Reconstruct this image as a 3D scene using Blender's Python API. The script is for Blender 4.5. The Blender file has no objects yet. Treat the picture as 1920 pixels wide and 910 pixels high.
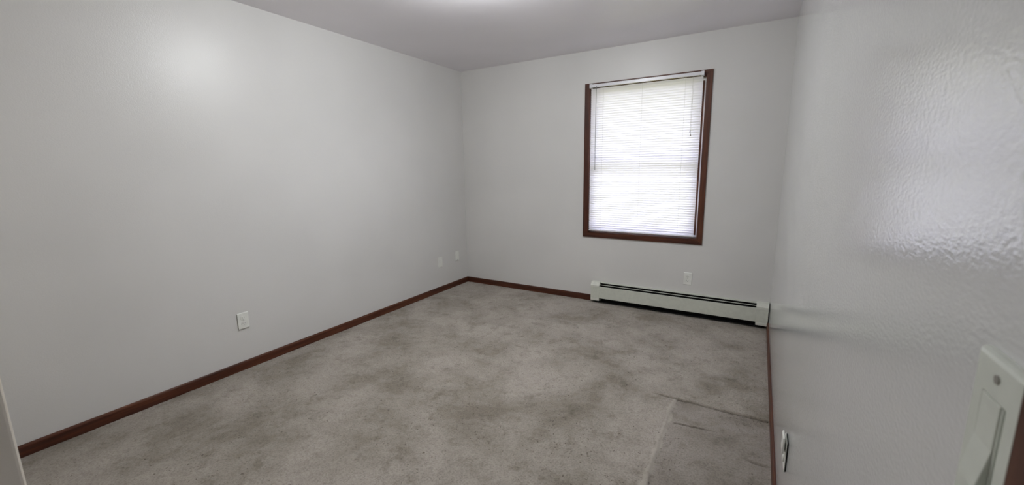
import bpy, bmesh, math, random
import numpy as np
from mathutils import Vector, Matrix

S = bpy.context.scene
C = S.collection
random.seed(4)
rng = np.random.default_rng(7)

# ------------------------------------------------------------------ camera
# x: left wall (0) to right wall (W); y: window wall (0), the room lies at y < 0; z up
W, H = 3.157, 2.44
CAM = Vector((2.99956, -3.96391, 1.35034))
FPX, YAW, PITCH, ROLL = 775.18, 0.536714, 0.176072, -0.0143190
fwd = Vector((-math.sin(YAW)*math.cos(PITCH), math.cos(YAW)*math.cos(PITCH), -math.sin(PITCH)))
rt0 = Vector((math.cos(YAW), math.sin(YAW), 0)); up0 = rt0.cross(fwd)
c_, s_ = math.cos(ROLL), math.sin(ROLL)
rt = c_*rt0 + s_*up0; up = -s_*rt0 + c_*up0
cd = bpy.data.cameras.new('camera'); co = bpy.data.objects.new('camera', cd); C.objects.link(co)
co.matrix_world = Matrix(((rt.x, up.x, -fwd.x, CAM.x), (rt.y, up.y, -fwd.y, CAM.y), (rt.z, up.z, -fwd.z, CAM.z), (0, 0, 0, 1)))
cd.sensor_fit = 'HORIZONTAL'; cd.sensor_width = 36; cd.lens = FPX/1920*36
cd.clip_start = 0.01
cd.dof.use_dof = True; cd.dof.focus_distance = 3.2; cd.dof.aperture_fstop = 6.0
S.camera = co

# ------------------------------------------------------------------ light and exposure
SKY = 12.5
LAMP = 103.0
world = bpy.data.worlds.new('overcast_sky'); S.world = world; world.use_nodes = True
bg = world.node_tree.nodes['Background']
bg.inputs['Color'].default_value = (0.80, 0.82, 1.0, 1); bg.inputs['Strength'].default_value = SKY
S.view_settings.view_transform = 'Standard'; S.view_settings.look = 'None'
S.view_settings.exposure = 0.0; S.view_settings.gamma = 1.0; S.view_settings.use_curve_mapping = False
S.cycles.max_bounces = 14; S.cycles.diffuse_bounces = 8; S.cycles.glossy_bounces = 4
S.cycles.transmission_bounces = 8; S.cycles.transparent_max_bounces = 12
S.cycles.sample_clamp_indirect = 6
S.cycles.caustics_reflective = True

# ------------------------------------------------------------------ materials
def mat(name, col=(.5, .5, .5), rough=.5, spec=.5, metal=0.0):
    m = bpy.data.materials.new(name); m.use_nodes = True
    b = m.node_tree.nodes['Principled BSDF']
    b.inputs['Base Color'].default_value = (*col, 1); b.inputs['Roughness'].default_value = rough
    b.inputs['Specular IOR Level'].default_value = spec; b.inputs['Metallic'].default_value = metal
    return m, m.node_tree, b
def N(nt, t, **kw):
    n = nt.nodes.new(t)
    for k, v in kw.items():
        if k in n.inputs.keys(): n.inputs[k].default_value = v
        else: setattr(n, k, v)
    return n
def ramp(nt, src, stops):
    r = nt.nodes.new('ShaderNodeValToRGB'); e = r.color_ramp.elements
    while len(e) < len(stops): e.new(.5)
    for el, (p, c) in zip(e, stops): el.position = p; el.color = (*c, 1) if len(c) == 3 else c
    nt.links.new(src, r.inputs[0]); return r
def pos(nt, scale=(1, 1, 1)):
    g = nt.nodes.new('ShaderNodeNewGeometry'); m = nt.nodes.new('ShaderNodeMapping'); m.inputs['Scale'].default_value = scale
    nt.links.new(g.outputs['Position'], m.inputs['Vector']); return m.outputs[0]

def paint(name, col, rough, bump, spec=.5, sy=1.0, lowf=.35, fine=150.0):
    m, nt, b = mat(name, col, rough, spec)
    p = pos(nt, (1, sy, 1))
    n1 = N(nt, 'ShaderNodeTexNoise', Scale=fine, Detail=2.0, Roughness=.5)
    n2 = N(nt, 'ShaderNodeTexNoise', Scale=45.0, Detail=1.0)
    n3 = N(nt, 'ShaderNodeTexNoise', Scale=1.3, Detail=2.0)
    for n in (n1, n2, n3): nt.links.new(p, n.inputs['Vector'])
    ad = N(nt, 'ShaderNodeMath', operation='MULTIPLY_ADD'); ad.inputs[1].default_value = lowf; nt.links.new(n2.outputs[0], ad.inputs[0]); nt.links.new(n1.outputs[0], ad.inputs[2])
    bp = N(nt, 'ShaderNodeBump', Strength=bump, Distance=.002); nt.links.new(ad.outputs[0], bp.inputs['Height']); nt.links.new(bp.outputs[0], b.inputs['Normal'])
    lo = tuple(c*.97 for c in col); hi = tuple(min(1, c*1.03) for c in col)
    r = ramp(nt, n3.outputs[0], [(.35, lo), (.65, hi)]); nt.links.new(r.outputs[0], b.inputs['Base Color'])
    return m
M_wall = paint('satin_grey_wall_paint', (.655, .65, .635), .37, .22)
M_gloss = paint('semigloss_grey_wall_paint', (.68, .685, .68), .085, .26, .9, .5, .2, 210.0)
M_ceil = paint('ceiling_paint', (.80, .775, .81), .38, .2, .6)
M_cream = paint('cream_paint', (.74, .69, .60), .45, .15)

def wood(name, along='y'):
    m, nt, b = mat(name, (.1, .03, .02), .42, .32)
    sc = {'x': (3, 60, 60), 'y': (60, 3, 60), 'z': (60, 60, 3)}[along]
    p = pos(nt, sc)
    n = N(nt, 'ShaderNodeTexNoise', Scale=1.0, Detail=5.0, Roughness=.65); nt.links.new(p, n.inputs['Vector'])
    p2 = pos(nt, tuple(v*.12 for v in sc)); n2 = N(nt, 'ShaderNodeTexNoise', Scale=1.0, Detail=2.0); nt.links.new(p2, n2.inputs['Vector'])
    mx = N(nt, 'ShaderNodeMath', operation='MULTIPLY_ADD'); mx.inputs[1].default_value = .6
    nt.links.new(n.outputs[0], mx.inputs[0]); s2 = N(nt, 'ShaderNodeMath', operation='MULTIPLY'); s2.inputs[1].default_value = .4
    nt.links.new(n2.outputs[0], s2.inputs[0]); nt.links.new(s2.outputs[0], mx.inputs[2])
    r = ramp(nt, mx.outputs[0], [(.3, (.016, .005, .003)), (.5, (.064, .0185, .009)), (.7, (.130, .044, .020))])
    nt.links.new(r.outputs[0], b.inputs['Base Color'])
    bp = N(nt, 'ShaderNodeBump', Strength=.15, Distance=.001); nt.links.new(n.outputs[0], bp.inputs['Height']); nt.links.new(bp.outputs[0], b.inputs['Normal'])
    return m
M_wx, M_wy, M_wz = wood('stained_wood_x', 'x'), wood('stained_wood_y', 'y'), wood('stained_wood_z', 'z')

def plain(name, col, rough=.5, spec=.5, metal=0.0, noise=.04, sc=40.0):
    m, nt, b = mat(name, col, rough, spec, metal)
    n = N(nt, 'ShaderNodeTexNoise', Scale=sc, Detail=2.0); nt.links.new(pos(nt), n.inputs['Vector'])
    r = ramp(nt, n.outputs[0], [(.3, tuple(c*(1-noise) for c in col)), (.7, tuple(min(1, c*(1+noise)) for c in col))])
    nt.links.new(r.outputs[0], b.inputs['Base Color']); return m
M_plate = plain('outlet_plastic', (.78, .79, .75), .35)
M_switch = plain('switch_plastic', (.66, .69, .62), .3)
M_dark = plain('dark_slot', (.012, .011, .010), .6, .2)
M_slot = plain('socket_slot_grey', (.20, .20, .19), .6, .2)
M_black = plain('heater_shade_black', (.008, .008, .008), .6, .2)  # black stands in for the shade inside the heater
M_enamel = plain('heater_enamel', (.60, .62, .55), .4, .4)
M_cap = plain('heater_cap_enamel', (.68, .69, .63), .35, .45)
M_vinyl = plain('white_vinyl', (.80, .80, .80), .35)
M_rail = plain('blind_metal', (.74, .74, .78), .3)
M_metal = plain('screw_metal', (.45, .44, .42), .35, .5, .9)
M_cord = plain('white_cord', (.62, .62, .60), .7)
M_tassel = plain('grey_tassel', (.22, .21, .19), .5)
M_grass = plain('added_lawn', (.25, .26, .07), .9, .1, 0, .4, 3.0)
M_siding = plain('siding', (.60, .58, .52), .7)
M_eave_tint = plain('added_eave_tint', (.50, .50, .30), .7)  # yellow-green, to tint the light reaching the top slats

def translucent(name, col, tf=.5):
    m = bpy.data.materials.new(name); m.use_nodes = True; nt = m.node_tree; nt.nodes.clear()
    o = nt.nodes.new('ShaderNodeOutputMaterial'); d = N(nt, 'ShaderNodeBsdfPrincipled', Roughness=.35); t = N(nt, 'ShaderNodeBsdfTranslucent')
    d.inputs['Base Color'].default_value = (*col, 1); t.inputs['Color'].default_value = (*col, 1)
    n = N(nt, 'ShaderNodeTexNoise', Scale=25.0); nt.links.new(pos(nt), n.inputs['Vector'])
    r = ramp(nt, n.outputs[0], [(.3, tuple(c*.98 for c in col)), (.7, col)])
    nt.links.new(r.outputs[0], t.inputs['Color'])
    mx = N(nt, 'ShaderNodeMixShader'); mx.inputs[0].default_value = tf
    nt.links.new(d.outputs[0], mx.inputs[1]); nt.links.new(t.outputs[0], mx.inputs[2]); nt.links.new(mx.outputs[0], o.inputs[0]); return m
M_slat = translucent('blind_slat_vinyl', (.90, .89, .94), .40)
def emission(name, col, st):
    m = bpy.data.materials.new(name); m.use_nodes = True; nt = m.node_tree
    b = nt.nodes['Principled BSDF']; b.inputs['Base Color'].default_value = (.8, .8, .8, 1)
    b.inputs['Emission Color'].default_value = (*col, 1); b.inputs['Emission Strength'].default_value = st; return m
M_lamp = emission('frosted_lamp_glass', (.955, .98, .995), LAMP)
def glass():
    m = bpy.data.materials.new('window_glass'); m.use_nodes = True; nt = m.node_tree; nt.nodes.clear()
    o = nt.nodes.new('ShaderNodeOutputMaterial'); t = nt.nodes.new('ShaderNodeBsdfTransparent'); t.inputs[0].default_value = (.96, .96, .965, 1)
    g = N(nt, 'ShaderNodeBsdfGlossy', Roughness=.02); f = N(nt, 'ShaderNodeFresnel', IOR=1.45); mx = nt.nodes.new('ShaderNodeMixShader')
    nt.links.new(f.outputs[0], mx.inputs[0]); nt.links.new(t.outputs[0], mx.inputs[1]); nt.links.new(g.outputs[0], mx.inputs[2]); nt.links.new(mx.outputs[0], o.inputs[0]); return m
M_glass = glass()

# worn cut-pile carpet
def carpet():
    m, nt, b = mat('taupe_carpet', (.3, .27, .23), .95, .1)
    L = nt.links.new
    p = pos(nt)
    wp = N(nt, 'ShaderNodeTexNoise', Scale=1.6, Detail=3.0); L(p, wp.inputs['Vector'])
    big = N(nt, 'ShaderNodeTexNoise', Scale=2.1, Detail=6.0, Roughness=.66, Distortion=.25); L(p, big.inputs['Vector'])
    mid = N(nt, 'ShaderNodeTexNoise', Scale=9.0, Detail=5.0, Roughness=.75, Distortion=.1); L(p, mid.inputs['Vector'])
    fine = N(nt, 'ShaderNodeTexNoise', Scale=120.0, Detail=4.0, Roughness=.85); L(p, fine.inputs['Vector'])
    c1 = ramp(nt, big.outputs[0], [(.36, (.235, .205, .165)), (.47, (.325, .291, .248)), (.60, (.410, .370, .325))])
    c2 = ramp(nt, mid.outputs[0], [(.34, (.72, .71, .68)), (.47, (1, 1, 1)), (.72, (1.0, 1.0, 1.0))])
    c3 = ramp(nt, fine.outputs[0], [(.30, (.50, .49, .48)), (.52, (.96, .96, .96)), (.75, (1.12, 1.12, 1.12))])
    m1 = N(nt, 'ShaderNodeMix', data_type='RGBA', blend_type='MULTIPLY'); m1.inputs[0].default_value = 1
    L(c1.outputs[0], m1.inputs[6]); L(c2.outputs[0], m1.inputs[7])
    m2 = N(nt, 'ShaderNodeMix', data_type='RGBA', blend_type='MULTIPLY'); m2.inputs[0].default_value = 1
    L(m1.outputs[2], m2.inputs[6]); L(c3.outputs[0], m2.inputs[7])
    # dirt specks trodden into the pile, denser in the walked middle of the room
    dn = N(nt, 'ShaderNodeTexNoise', Scale=70.0, Detail=2.0); L(p, dn.inputs['Vector'])
    dv = N(nt, 'ShaderNodeMix', data_type='RGBA', blend_type='ADD'); dv.inputs[0].default_value = .02; L(p, dv.inputs[6]); L(dn.outputs[1], dv.inputs[7])
    vo = N(nt, 'ShaderNodeTexVoronoi', Scale=62.0); L(dv.outputs[2], vo.inputs['Vector'])
    lt = N(nt, 'ShaderNodeMath', operation='LESS_THAN'); L(vo.outputs['Distance'], lt.inputs[0]); lt.inputs[1].default_value = .21
    sx = N(nt, 'ShaderNodeSeparateColor'); L(vo.outputs['Color'], sx.inputs[0])
    g2 = N(nt, 'ShaderNodeMath', operation='MULTIPLY_ADD'); L(wp.outputs[0], g2.inputs[0]); g2.inputs[1].default_value = 1.6; g2.inputs[2].default_value = -.66
    l2 = N(nt, 'ShaderNodeMath', operation='LESS_THAN'); L(sx.outputs[0], l2.inputs[0]); L(g2.outputs[0], l2.inputs[1])
    mm = N(nt, 'ShaderNodeMath', operation='MULTIPLY'); L(lt.outputs[0], mm.inputs[0]); L(l2.outputs[0], mm.inputs[1])
    m3 = N(nt, 'ShaderNodeMix', data_type='RGBA', blend_type='MULTIPLY'); L(mm.outputs[0], m3.inputs[0]); L(m2.outputs[2], m3.inputs[6]); m3.inputs[7].default_value = (.40, .36, .33, 1)
    # strip of unworn pile and the older, greyer piece of carpet beside it
    se = N(nt, 'ShaderNodeSeparateXYZ'); L(p, se.inputs[0])
    wob = N(nt, 'ShaderNodeTexNoise', Scale=14.0, Detail=4.0); L(p, wob.inputs['Vector'])
    wx = N(nt, 'ShaderNodeMath', operation='MULTIPLY_ADD'); L(wob.outputs[0], wx.inputs[0]); wx.inputs[1].default_value = .05; L(se.outputs[0], wx.inputs[2])
    df = N(nt, 'ShaderNodeMath', operation='SUBTRACT'); L(wx.outputs[0], df.inputs[0]); df.inputs[1].default_value = 2.693
    ab = N(nt, 'ShaderNodeMath', operation='ABSOLUTE'); L(df.outputs[0], ab.inputs[0])
    st = N(nt, 'ShaderNodeMapRange'); L(ab.outputs[0], st.inputs[0]); st.inputs[1].default_value = .017; st.inputs[2].default_value = .009
    yy = N(nt, 'ShaderNodeMath', operation='LESS_THAN'); L(se.outputs[1], yy.inputs[0]); yy.inputs[1].default_value = -1.54
    sm = N(nt, 'ShaderNodeMath', operation='MULTIPLY'); L(st.outputs[0], sm.inputs[0]); L(yy.outputs[0], sm.inputs[1])
    sf = N(nt, 'ShaderNodeMath', operation='MULTIPLY'); L(sm.outputs[0], sf.inputs[0]); sf.inputs[1].default_value = .55
    gt = N(nt, 'ShaderNodeMapRange'); L(df.outputs[0], gt.inputs[0]); gt.inputs[1].default_value = 0; gt.inputs[2].default_value = .02
    pm = N(nt, 'ShaderNodeMath', operation='MULTIPLY'); L(gt.outputs[0], pm.inputs[0]); L(yy.outputs[0], pm.inputs[1])
    m4 = N(nt, 'ShaderNodeMix', data_type='RGBA', blend_type='MULTIPLY'); L(pm.outputs[0], m4.inputs[0]); L(m3.outputs[2], m4.inputs[6]); m4.inputs[7].default_value = (.84, .83, .84, 1)
    m5 = N(nt, 'ShaderNodeMix', data_type='RGBA'); L(sf.outputs[0], m5.inputs[0]); L(m4.outputs[2], m5.inputs[6]); m5.inputs[7].default_value = (.46, .42, .365, 1)
    L(m5.outputs[2], b.inputs['Base Color'])
    b.inputs['Sheen Weight'].default_value = .15; b.inputs['Sheen Roughness'].default_value = .6
    bp = N(nt, 'ShaderNodeBump', Strength=.7, Distance=.006); L(fine.outputs[0], bp.inputs['Height']); L(bp.outputs[0], b.inputs['Normal'])
    return m
M_carpet = carpet()

# ------------------------------------------------------------------ helpers
def box(bm, x0, x1, y0, y1, z0, z1, mtx=None):
    vs = [bm.verts.new((x, y, z)) for x in (x0, x1) for y in (y0, y1) for z in (z0, z1)]
    for f in ((0, 1, 3, 2), (4, 6, 7, 5), (0, 4, 5, 1), (2, 3, 7, 6), (0, 2, 6, 4), (1, 5, 7, 3)):
        bm.faces.new([vs[i] for i in f])
    if mtx is not None: bmesh.ops.transform(bm, matrix=mtx, verts=vs)
    return vs
def prism(bm, prof, x0, x1, axis='x'):
    """extrude a closed 2-D profile; axis x: profile (y,z); y: (x,z); z: (x,y)"""
    def P(a, b, t): return {'x': (t, a, b), 'y': (a, t, b), 'z': (a, b, t)}[axis]
    A = [bm.verts.new(P(a, b, x0)) for a, b in prof]; B = [bm.verts.new(P(a, b, x1)) for a, b in prof]
    n = len(prof)
    for i in range(n): bm.faces.new((A[i], A[(i+1) % n], B[(i+1) % n], B[i]))
    bm.faces.new(A[::-1]); bm.faces.new(B)
def cyl(bm, c, r, h, axis='z', seg=20, r2=None):
    r2 = r if r2 is None else r2
    rot = {'z': Matrix(), 'x': Matrix.Rotation(math.pi/2, 4, 'Y'), 'y': Matrix.Rotation(-math.pi/2, 4, 'X')}[axis]
    bmesh.ops.create_cone(bm, cap_ends=True, segments=seg, radius1=r, radius2=r2, depth=h, matrix=Matrix.Translation(c) @ rot)
def obj(name, bm, m, parent=None, bevel=0, seg=2, smooth=False):
    bmesh.ops.recalc_face_normals(bm, faces=bm.faces)
    me = bpy.data.meshes.new(name); bm.to_mesh(me); bm.free()
    me.materials.append(m)
    if smooth:
        for p in me.polygons: p.use_smooth = True
    o = bpy.data.objects.new(name, me); C.objects.link(o)
    if parent is not None: o.parent = parent
    if bevel:
        b = o.modifiers.new('bevel', 'BEVEL'); b.width = bevel; b.segments = seg; b.limit_method = 'ANGLE'; b.angle_limit = math.radians(40)
        b.harden_normals = False
    return o
def B(): return bmesh.new()
def thing(name, label, cat, loc, group=None):
    o = bpy.data.objects.new(name, None); C.objects.link(o); o.location = loc; o.empty_display_size = .05
    o['label'] = label; o['category'] = cat
    if group: o['group'] = group
    return o
def struct(o): o['kind'] = 'structure'; return o
def sroot(name, loc=(0, 0, 0)):
    o = bpy.data.objects.new(name, None); C.objects.link(o); o.location = loc; o['kind'] = 'structure'; return o

# ------------------------------------------------------------------ room shell
YF = -4.75                     # far end of the entry nook behind the camera
CX, CY = 2.0, -3.857           # outer corner of the wall that juts out at the left of the camera
T = .13
OX0, OX1, OZ0, OZ1 = 1.545, 2.558, .712, 2.100   # window opening
# floor: a real grid with pile undulation, flattened patches, creases and a ridge
dx = .0085
def knots(*seg): return np.unique(np.round(np.concatenate([np.linspace(a, b, max(2, int((b-a)/d)+1)) for a, b, d in seg]), 6))
xs = knots((0, 2.5, .0095), (2.5, W, .005))
ys = knots((YF, -3.0, .02), (-3.0, -1.96, .0075), (-1.96, -1.90, .002), (-1.90, -1.83, .0075), (-1.83, -1.75, .002), (-1.75, -1.60, .0075), (-1.60, -1.50, .002), (-1.50, 0, .0095))
nx, ny = len(xs), len(ys)
X, Y = np.meshgrid(xs, ys, indexing='ij')
def vnoise(X, Y, s, seed):
    r = np.random.default_rng(seed).random((256, 256)); u, v = X*s+37.3, Y*s+91.7
    i, j = np.floor(u).astype(int), np.floor(v).astype(int); fu, fv = u-i, v-j
    fu = fu*fu*(3-2*fu); fv = fv*fv*(3-2*fv); g = lambda a, b: r[a % 256, b % 256]
    return (g(i, j)*(1-fu)+g(i+1, j)*fu)*(1-fv)+(g(i, j+1)*(1-fu)+g(i+1, j+1)*fu)*fv
def smooth01(t): t = np.clip(t, 0, 1); return t*t*(3-2*t)
inpatch = smooth01((X-2.675)/.03)*smooth01((-1.55-Y)/.02)
Z = (vnoise(X, Y, 9, 1)-.5)*.006 + (vnoise(X, Y, 22, 2)-.5)*.0045*(1-.8*inpatch) + (vnoise(X, Y, 60, 3)-.5)*.0035*(1-.7*inpatch) + (vnoise(X, Y, 118, 4)-.5)*.0022
Z -= .0025*inpatch
w1 = .006*(vnoise(X, Y, 14, 8)-.5)
yc1 = -1.546 + w1 + .004*(X-2.66)
k1 = smooth01((X-2.52)/.12)*(.35+.65*vnoise(X, Y, 16, 9))
Z -= .036*k1*np.exp(-((Y-yc1)/.005)**2)
Z += .006*smooth01((X-2.5)/.15)*np.exp(-((Y-yc1-.018)/.010)**2)
k2 = smooth01((X-2.695)/.02)*smooth01((2.93-X)/.14)
Z -= .022*k2*np.exp(-((Y+1.79-.12*(X-2.7)-w1)/.004)**2)
k3 = smooth01((X-3.04)/.04)*(Y < 0)
Z -= .014*k3*np.exp(-((Y+1.93-w1)/.007)**2)
xr = 2.668 + .010*np.sin((Y+1.5)*4) + .008*(vnoise(X, Y, 9, 12)-.5)*2
kr = smooth01((-1.53-Y)/.05)
Z += .006*kr*np.exp(-((X-xr)/.014)**4)
Z -= .003*kr*np.exp(-((X-xr-.026)/.01)**2)
edge = np.minimum(np.minimum(X, W-X), -Y); Z *= smooth01(edge/.03)*.9+.1
Z -= .004
me = bpy.data.meshes.new('floor')
vv = np.stack([X, Y, Z], -1).reshape(-1, 3).astype(np.float32)
idx = np.arange(nx*ny).reshape(nx, ny)
F = np.stack([idx[:-1, :-1], idx[1:, :-1], idx[1:, 1:], idx[:-1, 1:]], -1).reshape(-1, 4).astype(np.int32)
me.vertices.add(len(vv)); me.vertices.foreach_set('co', vv.ravel()); me.loops.add(F.size); me.loops.foreach_set('vertex_index', F.ravel())
me.polygons.add(len(F)); me.polygons.foreach_set('loop_start', np.arange(0, F.size, 4, dtype=np.int32)); me.polygons.foreach_set('use_smooth', np.ones(len(F), bool))
me.update(calc_edges=True); me.materials.append(M_carpet)
fl = bpy.data.objects.new('floor', me); C.objects.link(fl); struct(fl)

bm = B(); box(bm, -T, W+T, YF-T, T, H, H+.12); struct(obj('ceiling', bm, M_ceil))
bm = B(); box(bm, -T, 0, YF-T, T, -.02, H); struct(obj('wall_left', bm, M_wall))
bm = B()
box(bm, 0, OX0, 0, T, -.02, H); box(bm, OX1, W, 0, T, -.02, H); box(bm, OX0, OX1, 0, T, -.02, OZ0); box(bm, OX0, OX1, 0, T, OZ1, H)
struct(obj('wall_back', bm, M_wall))
# right wall with the doorway beside the camera
DY0, DY1, DZ = -4.44, -3.672, 2.04
bm = B()
box(bm, W, W+T, DY1, T, -.02, H); box(bm, W, W+T, YF-T, DY0, -.02, H); box(bm, W, W+T, DY0, DY1, DZ, H)
struct(obj('wall_right', bm, M_gloss))
bm = B(); box(bm, 0, CX, CY-.11, CY, -.02, H); box(bm, CX-.11, CX, YF, CY-.11, -.02, H)
struct(obj('wall_front', bm, M_cream, bevel=.006, seg=3))
bm = B(); box(bm, CX, W, YF-T, YF, -.02, H); struct(obj('wall_entry', bm, M_wall))
# hall beyond the doorway
bm = B()
box(bm, W+T, 4.5, -5.1, -5.0, -.02, H); box(bm, W+T, 4.5, -3.2, -3.1, -.02, H); box(bm, 4.4, 4.5, -5.0, -3.2, -.02, H)
box(bm, W+T, 4.4, -5.0, -3.2, H-.05, H); struct(obj('wall_hall', bm, M_wall))
bm = B(); box(bm, W, 4.4, -5.0, -3.2, -.06, -.004); struct(obj('floor_hall', bm, M_carpet))

# baseboards: a plain stained board with an eased top edge
BH, BT = .058, .011
def board(name, m, prof, a, b, axis): bm = B(); prism(bm, prof, a, b, axis); return struct(obj(name, bm, m, bevel=.0015))
board('baseboard_left', M_wy, [(0, -.006), (BT, -.006), (BT, BH-.012), (BT-.003, BH-.003), (BT-.006, BH), (0, BH)], CY, 0, 'y')
board('baseboard_back', M_wx, [(0, -.006), (-BT, -.006), (-BT, BH-.012), (-BT+.003, BH-.003), (-BT+.006, BH), (0, BH)], BT, 1.608, 'x')
BR = .012
board('baseboard_right', M_wy, [(W, -.006), (W-BR, -.006), (W-BR, BH-.012), (W-BR+.003, BH-.003), (W-BR+.006, BH), (W, BH)], -3.61, -.07, 'y')

# doorway casing and jamb
d1 = sroot('door_1', (W, (DY0+DY1)/2, 0)); MI = Matrix.Translation((-W, -(DY0+DY1)/2, 0))
def part(name, bm, m, root, **k):
    bmesh.ops.transform(bm, matrix=Matrix.Translation(-Vector(root.location)), verts=bm.verts); return obj(name, bm, m, root, **k)
bm = B(); box(bm, W-.014, W, DY1, DY1+.057, 0, DZ+.057); part('door_casing', bm, M_wz, d1, bevel=.004)
bm = B(); box(bm, W-.014, W, DY0-.057, DY0, 0, DZ+.057); part('door_casing', bm, M_wz, d1, bevel=.004)
bm = B(); box(bm, W-.014, W, DY0, DY1, DZ, DZ+.057); part('door_casing', bm, M_wy, d1, bevel=.004)
bm = B(); box(bm, W-.001, W+T, DY1-.016, DY1, 0, DZ); box(bm, W-.001, W+T, DY0, DY0+.016, 0, DZ); box(bm, W-.001, W+T, DY0+.016, DY1-.016, DZ-.016, DZ)
part('door_jamb', bm, M_wz, d1)

# ------------------------------------------------------------------ window
wn = sroot('window_1', ((OX0+OX1)/2, 0, OZ0))
cw = .050; CT = .014
EX0, EX1, EZ0, EZ1 = 1.490, 2.604, .661, 2.141
def mitre(ax0, ax1, az0, az1, bx0, bx1, bz0, bz1, side):
    """mitred casing board between outer rectangle a and inner rectangle b"""
    q = {'l': [(ax0, az0), (bx0, bz0), (bx0, bz1), (ax0, az1)], 'r': [(ax1, az0), (ax1, az1), (bx1, bz1), (bx1, bz0)],
         't': [(ax0, az1), (bx0, bz1), (bx1, bz1), (ax1, az1)], 'b': [(ax0, az0), (ax1, az0), (bx1, bz0), (bx0, bz0)]}[side]
    bm = B(); prism(bm, q, -CT, 0, 'y'); return bm
for s, m in (('l', M_wz), ('r', M_wz), ('t', M_wx), ('b', M_wx)):
    part('window_casing', mitre(EX0, EX1, EZ0, EZ1, OX0, OX1, OZ0, OZ1, s), m, wn, bevel=.001)
jt = .012
bm = B(); box(bm, OX0, OX0+jt*.3, -.001, .075, OZ0, OZ1); part('window_jamb', bm, M_wz, wn)
bm = B(); box(bm, OX1-jt*.3, OX1, -.001, .075, OZ0, OZ1); part('window_jamb', bm, M_wz, wn)
bm = B(); box(bm, OX0, OX1, -.001, .075, OZ1-jt*.3, OZ1); part('window_head', bm, M_wx, wn)
bm = B(); box(bm, OX0, OX1, -.001, .075, OZ0-.002, OZ0+jt*.3); part('window_sill', bm, M_wx, wn)
def frame(bm, x0, x1, z0, z1, y0, y1, w, wb=None):
    wb = w if wb is None else wb
    box(bm, x0, x0+w, y0, y1, z0, z1); box(bm, x1-w, x1, y0, y1, z0, z1)
    box(bm, x0+w, x1-w, y0, y1, z1-w, z1); box(bm, x0+w, x1-w, y0, y1, z0, z0+wb)
bm = B(); frame(bm, OX0, OX1, OZ0, OZ1, .075, T+.01, .022); part('window_frame', bm, M_vinyl, wn, bevel=.002)
ZM = 1.385
for nm, z0, z1, y0 in (('lower', OZ0+.022, ZM+.022, .078), ('upper', ZM-.020, OZ1-.022, .106)):
    bm = B(); frame(bm, OX0+.022, OX1-.022, z0, z1, y0, y0+.026, .036, .042); so = part('sash', bm, M_wz, wn, bevel=.002)
    bm = B(); box(bm, OX0+.056, OX1-.056, y0+.012, y0+.016, z0+.04, z1-.034)
    bmesh.ops.transform(bm, matrix=Matrix.Translation(-Vector(wn.location)), verts=bm.verts); obj('pane', bm, M_glass, so)
bm = B(); box(bm, 2.00, 2.10, .064, .078, ZM-.005, ZM+.018); part('sash_lock', bm, M_vinyl, wn, bevel=.003)

# ------------------------------------------------------------------ mini blind
bl = thing('window_blind', 'closed white mini blind with thin slats hanging in the dark wood window frame', 'window blind', (2.041, -.026, 2.125))
HX0, HX1, HZ0, HZ1 = 1.548, 2.538, 2.099, 2.126
bm = B(); prism(bm, [(-.012, HZ0), (-.040, HZ0), (-.041, HZ1-.002), (-.038, HZ1), (-.036, HZ1-.003), (-.018, HZ1-.003), (-.0145, HZ1)], HX0+.01, HX1-.01, 'x')
part('headrail', bm, M_rail, bl, bevel=.001)
for x0, x1 in ((HX0-.002, HX0+.022), (HX1-.022, HX1+.002)):
    bm = B(); box(bm, x0, x1, -.045, -.0142, HZ0-.006, HZ1+.003); part('mounting_bracket', bm, M_rail, bl, bevel=.002)
# slats (crowned, tilted shut)
SX0, SX1 = 1.560, 2.533
ZB, pitch = .757, .02125
ns = int((HZ0-.012-ZB)/pitch)+1
ladders = (1.680, 2.038, 2.397)
bm = B()
tilt = math.radians(66); sw = .0288
prof = []
for k in range(7):
    t = (k/6-.5)*sw; cr = .0022*(1-(2*k/6-1)**2)
    prof.append((t, cr))
for i in range(ns):
    z = ZB+i*pitch; dz = random.uniform(-.0004, .0004); tl = tilt+math.radians(random.uniform(-1.5, 1.5))
    c, s = math.cos(tl), math.sin(tl)
    rows = []
    for (t, cr) in prof:
        # upper edge leans to the room, lower edge to the window; the crown bulges to the room
        y = -.026 - t*c - cr*s; zz = z+dz + t*s - cr*c
        rows.append([bm.verts.new((x, y, zz)) for x in (SX0, ladders[0], ladders[1], ladders[2], SX1)])
    for a, b in zip(rows, rows[1:]):
        for j in range(4): bm.faces.new((a[j], a[j+1], b[j+1], b[j]))
sl = part('slats', bm, M_slat, bl, smooth=True)
bm = B(); box(bm, SX0, SX1, -.036, -.016, .732, .743); part('bottom_rail', bm, M_rail, bl, bevel=.003)
for lx in ladders:
    bm = B()
    for dy in (-.0335, -.0180): cyl(bm, (lx, dy, (HZ0+.743)/2), .0006, HZ0-.743, seg=6)
    part('ladder_cord', bm, M_cord, bl)
bm = B(); cyl(bm, (1.614, -.046, (2.088+1.338)/2), .0027, 2.088-1.338, seg=6); cyl(bm, (1.614, -.046, 1.345), .0036, .03, seg=8)
box(bm, 1.611, 1.617, -.047, -.036, 2.084, 2.104); part('tilt_wand', bm, plain('clear_wand', (.30, .31, .33), .25), bl)
for dxx, zb in ((0.0, 1.655), (.006, 1.625)):
    bm = B(); cyl(bm, (2.455+dxx, -.044, (zb+2.10)/2), .0008, 2.10-zb, seg=6); lc = part('lift_cord', bm, M_cord, bl)
    bm = B(); cyl(bm, (2.455+dxx, -.044, zb-.008), .0045, .022, r2=.0022, seg=10)
    bmesh.ops.transform(bm, matrix=Matrix.Translation(-Vector(bl.location)), verts=bm.verts); obj('tassel', bm, M_tassel, lc)

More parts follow.
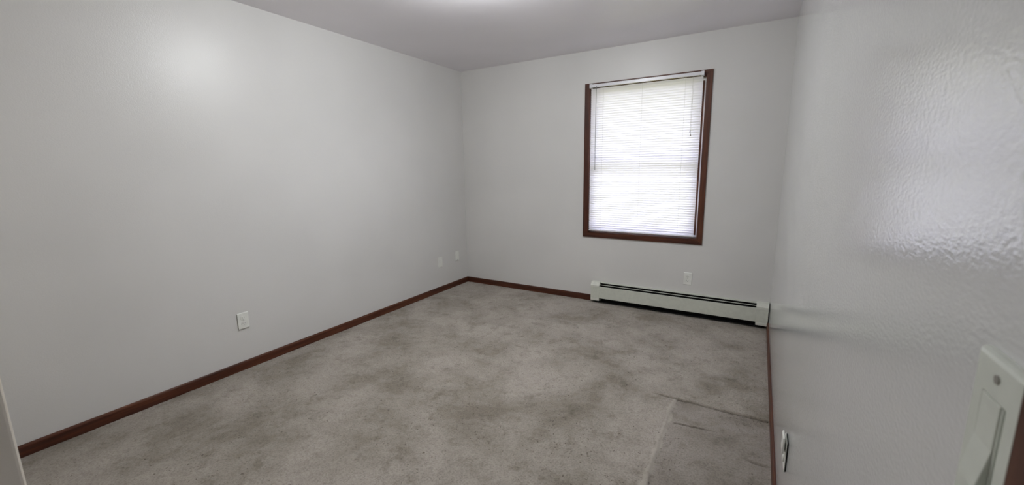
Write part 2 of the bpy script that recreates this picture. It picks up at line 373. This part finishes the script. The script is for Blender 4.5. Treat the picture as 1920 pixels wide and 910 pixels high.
# ------------------------------------------------------------------ baseboard heater
ht = thing('baseboard_heater', 'long pale green-white baseboard heater along the window wall, dark slot above', 'heater', (2.375, 0, 0))
HL, HR = 1.606, 3.150; FY = -.065; capw = .088
bm = B()   # back panel with folded top lip
prism(bm, [(-.0005, .008), (-.006, .008), (-.006, .206), (-.029, .2045), (-.031, .201), (-.0325, .2015), (-.031, .2065), (-.003, .2095), (-.0005, .2095)], HL+.004, HR-.004, 'x')
part('back_panel', bm, M_enamel, ht)
bm = B()
prism(bm, [(FY, .052), (FY, .168), (FY+.001, .170), (FY+.005, .1705), (FY+.005, .1695), (FY+.002, .169), (FY+.0015, .167), (FY+.0015, .053), (FY+.012, .050), (FY+.012, .048), (FY+.001, .0495)], HL+.02, HR-.02, 'x')
part('front_panel', bm, M_enamel, ht)
bm = B(); prism(bm, [(-.0470, .1835), (-.0475, .1865), (-.0440, .1885), (-.0435, .1855)], HL+capw-.01, HR-capw+.01, 'x'); part('damper', bm, M_enamel, ht)
bm = B(); cyl(bm, ((HL+HR)/2, -.033, .085), .011, HR-HL-.05, axis='x', seg=12)
for i in range(250):
    x = HL+.1+i*(HR-HL-.2)/249; box(bm, x, x+.0006, -.058, -.010, .055, .118)
part('heating_element', bm, M_black, ht)
bm = B(); box(bm, HL+.02, HR-.02, -.050, -.0065, .004, .010); box(bm, HL+.03, HR-.03, -.0075, -.0062, .010, .2035); box(bm, HL+.03, HR-.03, -.029, -.0075, .2005, .2035); part('shade_liner', bm, M_black, ht)  # black sheets added to paint the slot interior as shaded
for x0, x1, sgn in ((HL, HL+capw, 1), (HR-capw, HR, -1)):
    bm = B(); prism(bm, [(-.001, .006), (-.062, .024), (FY-.002, .030), (FY-.002, .050), (FY-.002, .168), (-.004, .168)], x0, x1, 'x')
    ec = part('end_cap', bm, M_enamel, ht, bevel=.002)
    bm = B(); prism(bm, [(-.0005, .160), (FY-.004, .160), (FY-.004, .182), (-.058, .196), (-.046, .2095), (-.035, .2125), (-.0005, .2135)], x0-.001, x1+.001, 'x')
    bmesh.ops.transform(bm, matrix=Matrix.Translation(-Vector(ht.location)), verts=bm.verts); obj('cap_cover', bm, M_cap, ec, bevel=.003)
    bm = B(); prism(bm, [(-.02, .022), (FY-.003, .022), (FY-.0035, .047), (-.02, .047)], x0+.001, x1-.001, 'x')
    bmesh.ops.transform(bm, matrix=Matrix.Translation(-Vector(ht.location)), verts=bm.verts); obj('cap_foot', bm, M_cap, ec, bevel=.002)

# ------------------------------------------------------------------ outlets and plates
# built facing -y, centred at the origin, wall plane y = 0
def plate_root(name, label, cat, loc, rz, tilt=0, group=None):
    t = thing(name, label, cat, loc, group); t.rotation_euler = (tilt, 0, rz); return t
def plate_bm(w=.070, h=.115, t=.0055, y=0):
    bm = B(); prism(bm, [(y, -h/2), (y-t*.45, -h/2), (y-t, -h/2+.005), (y-t, h/2-.005), (y-t*.45, h/2), (y, h/2)], -w/2, w/2, 'x'); return bm
def duplex(t, w=.070, h=.115, gap=0.0, th=.0055):
    obj('cover_plate', plate_bm(w, h, th, -gap), M_plate, t, bevel=.0015)
    if gap:
        bm = B(); box(bm, -w/2+.0015, w/2-.0015, -gap, 0, -h/2+.004, h/2-.004); obj('gap_shade', bm, M_dark, t)  # near-black block standing in for shade between plate and wall
    for s in (-1, 1):
        bm = B(); pr = [(.017*math.cos(a), max(-.0125, min(.0125, .017*math.sin(a)))+s*.0195) for a in [2*math.pi*k/28 for k in range(28)]]
        prism(bm, pr, -gap-.0075, -gap-.004, 'y'); r = obj('receptacle', bm, M_plate, t)
        bm = B(); box(bm, -.0075, -.0055, -gap-.0078, -gap-.007, s*.0195-.001, s*.0195+.0075); box(bm, .0055, .0073, -gap-.0078, -gap-.007, s*.0195, s*.0195+.0065)
        cyl(bm, (0, -gap-.0074, s*.0195-.007), .0024, .0008, axis='y', seg=10); obj('socket_slots', bm, M_slot, r)
    bm = B(); cyl(bm, (0, -gap-.006, 0), .003, .0014, axis='y', seg=12); obj('screw', bm, M_metal, t)
t = plate_root('wall_outlet', 'white duplex outlet on the window wall just above the baseboard heater', 'outlet', (2.505, 0, .340), 0); duplex(t)
t = plate_root('wall_outlet', 'white duplex outlet low on the left wall, nearest the camera, slightly off the wall', 'outlet', (0, -2.578, .345), math.radians(90)); duplex(t, gap=.004)
def blank(t, screws=True):
    obj('cover_plate', plate_bm(), M_plate, t, bevel=.0015)
    for s in (-1, 1):
        bm = B(); cyl(bm, (0, -.0058, s*.042), .0028, .0012, axis='y', seg=12); obj('screw', bm, M_plate, t)
t = plate_root('blank_wall_plate', 'plain white wall plate low on the left wall, the lower, further from the corner', 'wall plate', (0, -.500, .335), math.radians(90)); blank(t)
t = plate_root('cable_wall_plate', 'small white wall plate on the left wall right beside the far corner', 'wall plate', (0, -.198, .350), math.radians(90)); blank(t)
bm = B(); cyl(bm, (0, -.009, -.047), .0035, .010, axis='y', seg=12); obj('coax_connector', bm, M_metal, t)
# near outlet on the right wall, seen edge-on
t = plate_root('wall_outlet', 'white wall outlet low on the glossy right wall, seen almost edge-on', 'outlet', (W, -2.352, .350), math.radians(-90))
duplex(t, gap=.0045, th=.0028)
bm = B(); prism(bm, [(-.012, .012), (-.012, .070), (-.015, .072), (-.0175, .068), (-.0175, .014), (-.015, .012)], -.020, .034, 'x'); obj('plug_cover', bm, M_plate, t, bevel=.001)

# rocker switch beside the doorway, very near the camera
SW = plate_root('light_switch', 'white rocker light switch plate on the right wall beside the doorway', 'light switch', (W, -3.5715, 1.1555), math.radians(-90))
w, h, th = .067, .124, .007
ow, oh = .0165, .0335
def ring(bm, w2, h2, y): return [bm.verts.new(p) for p in ((-w2, y, -h2), (w2, y, -h2), (w2, y, h2), (-w2, y, h2))]
bm = B()     # plate with rolled edges and a rectangular opening
rings = [ring(bm, *a) for a in ((ow, oh, 0), (ow, oh, -th+.0006), (ow+.0006, oh+.0006, -th), (w/2-.0035, h/2-.0035, -th), (w/2-.0014, h/2-.0014, -th+.0012), (w/2, h/2, -th+.0038), (w/2, h/2, 0))]
for a, b_ in zip(rings, rings[1:]+rings[:1]):
    for i in range(4): bm.faces.new((a[i], a[(i+1) % 4], b_[(i+1) % 4], b_[i]))
obj('cover_plate', bm, M_switch, SW)
bm = B(); box(bm, -ow+.001, ow-.001, -.002, -.0003, -oh+.001, oh-.001); obj('switch_body', bm, M_dark, SW)
bm = B(); prism(bm, [(-.001, -oh+.0015), (-.0125, -oh+.0015), (-.0074, 0), (-.0074, oh-.0004), (-.001, oh-.0004)], -ow+.0005, ow-.0060, 'x'); obj('rocker', bm, M_switch, SW, bevel=.0006)
bm = B(); box(bm, ow-.0052, ow-.0036, -.0066, -.001, -oh+.001, oh-.001); obj('switch_strap', bm, M_switch, SW)
for s in (-1, 1):
    bm = B(); cyl(bm, (0, -th-.0002, s*.0485), .0032, .0016, axis='y', seg=16); obj('screw', bm, M_metal, SW)

# ------------------------------------------------------------------ ceiling light (just above the frame)
lx, ly = 1.60, -2.02
cl = thing('ceiling_light', 'frosted white dome ceiling light, lit, in the middle of the ceiling', 'ceiling light', (lx, ly, H))
bm = B(); cyl(bm, (0, 0, -.012), .095, .024, seg=48); obj('base', bm, plain('lamp_base', (.7, .69, .66), .35), cl, bevel=.004)
bm = B(); n, prev = 48, None
for r_, z_ in ((.080, -.0242), (.110, -.028), (.135, -.038), (.149, -.055), (.153, -.075), (.148, -.097), (.130, -.119), (.100, -.136), (.062, -.147), (.025, -.1515)):
    ring_ = [bm.verts.new((r_*math.cos(2*math.pi*i/n), r_*math.sin(2*math.pi*i/n), z_)) for i in range(n)]
    if prev: [bm.faces.new((prev[i], prev[(i+1) % n], ring_[(i+1) % n], ring_[i])) for i in range(n)]
    prev = ring_
bm.faces.new(prev)
obj('glass_shade', bm, M_lamp, cl, smooth=True)

# ------------------------------------------------------------------ outdoors (what lights the blind)
bm = B(); box(bm, -25, 28, T+.02, 40, -.75, -.70); struct(obj('ground_added_lawn', bm, M_grass))  # unseen lawn, added to bounce green light onto the blind
bm = B(); box(bm, -3, 6, T, .90, 2.22, 2.27); box(bm, -3, 6, .88, .91, 2.15, 2.32); struct(obj('trim_added_eave', bm, M_eave_tint))  # unseen eave, added to block sky from the top slats
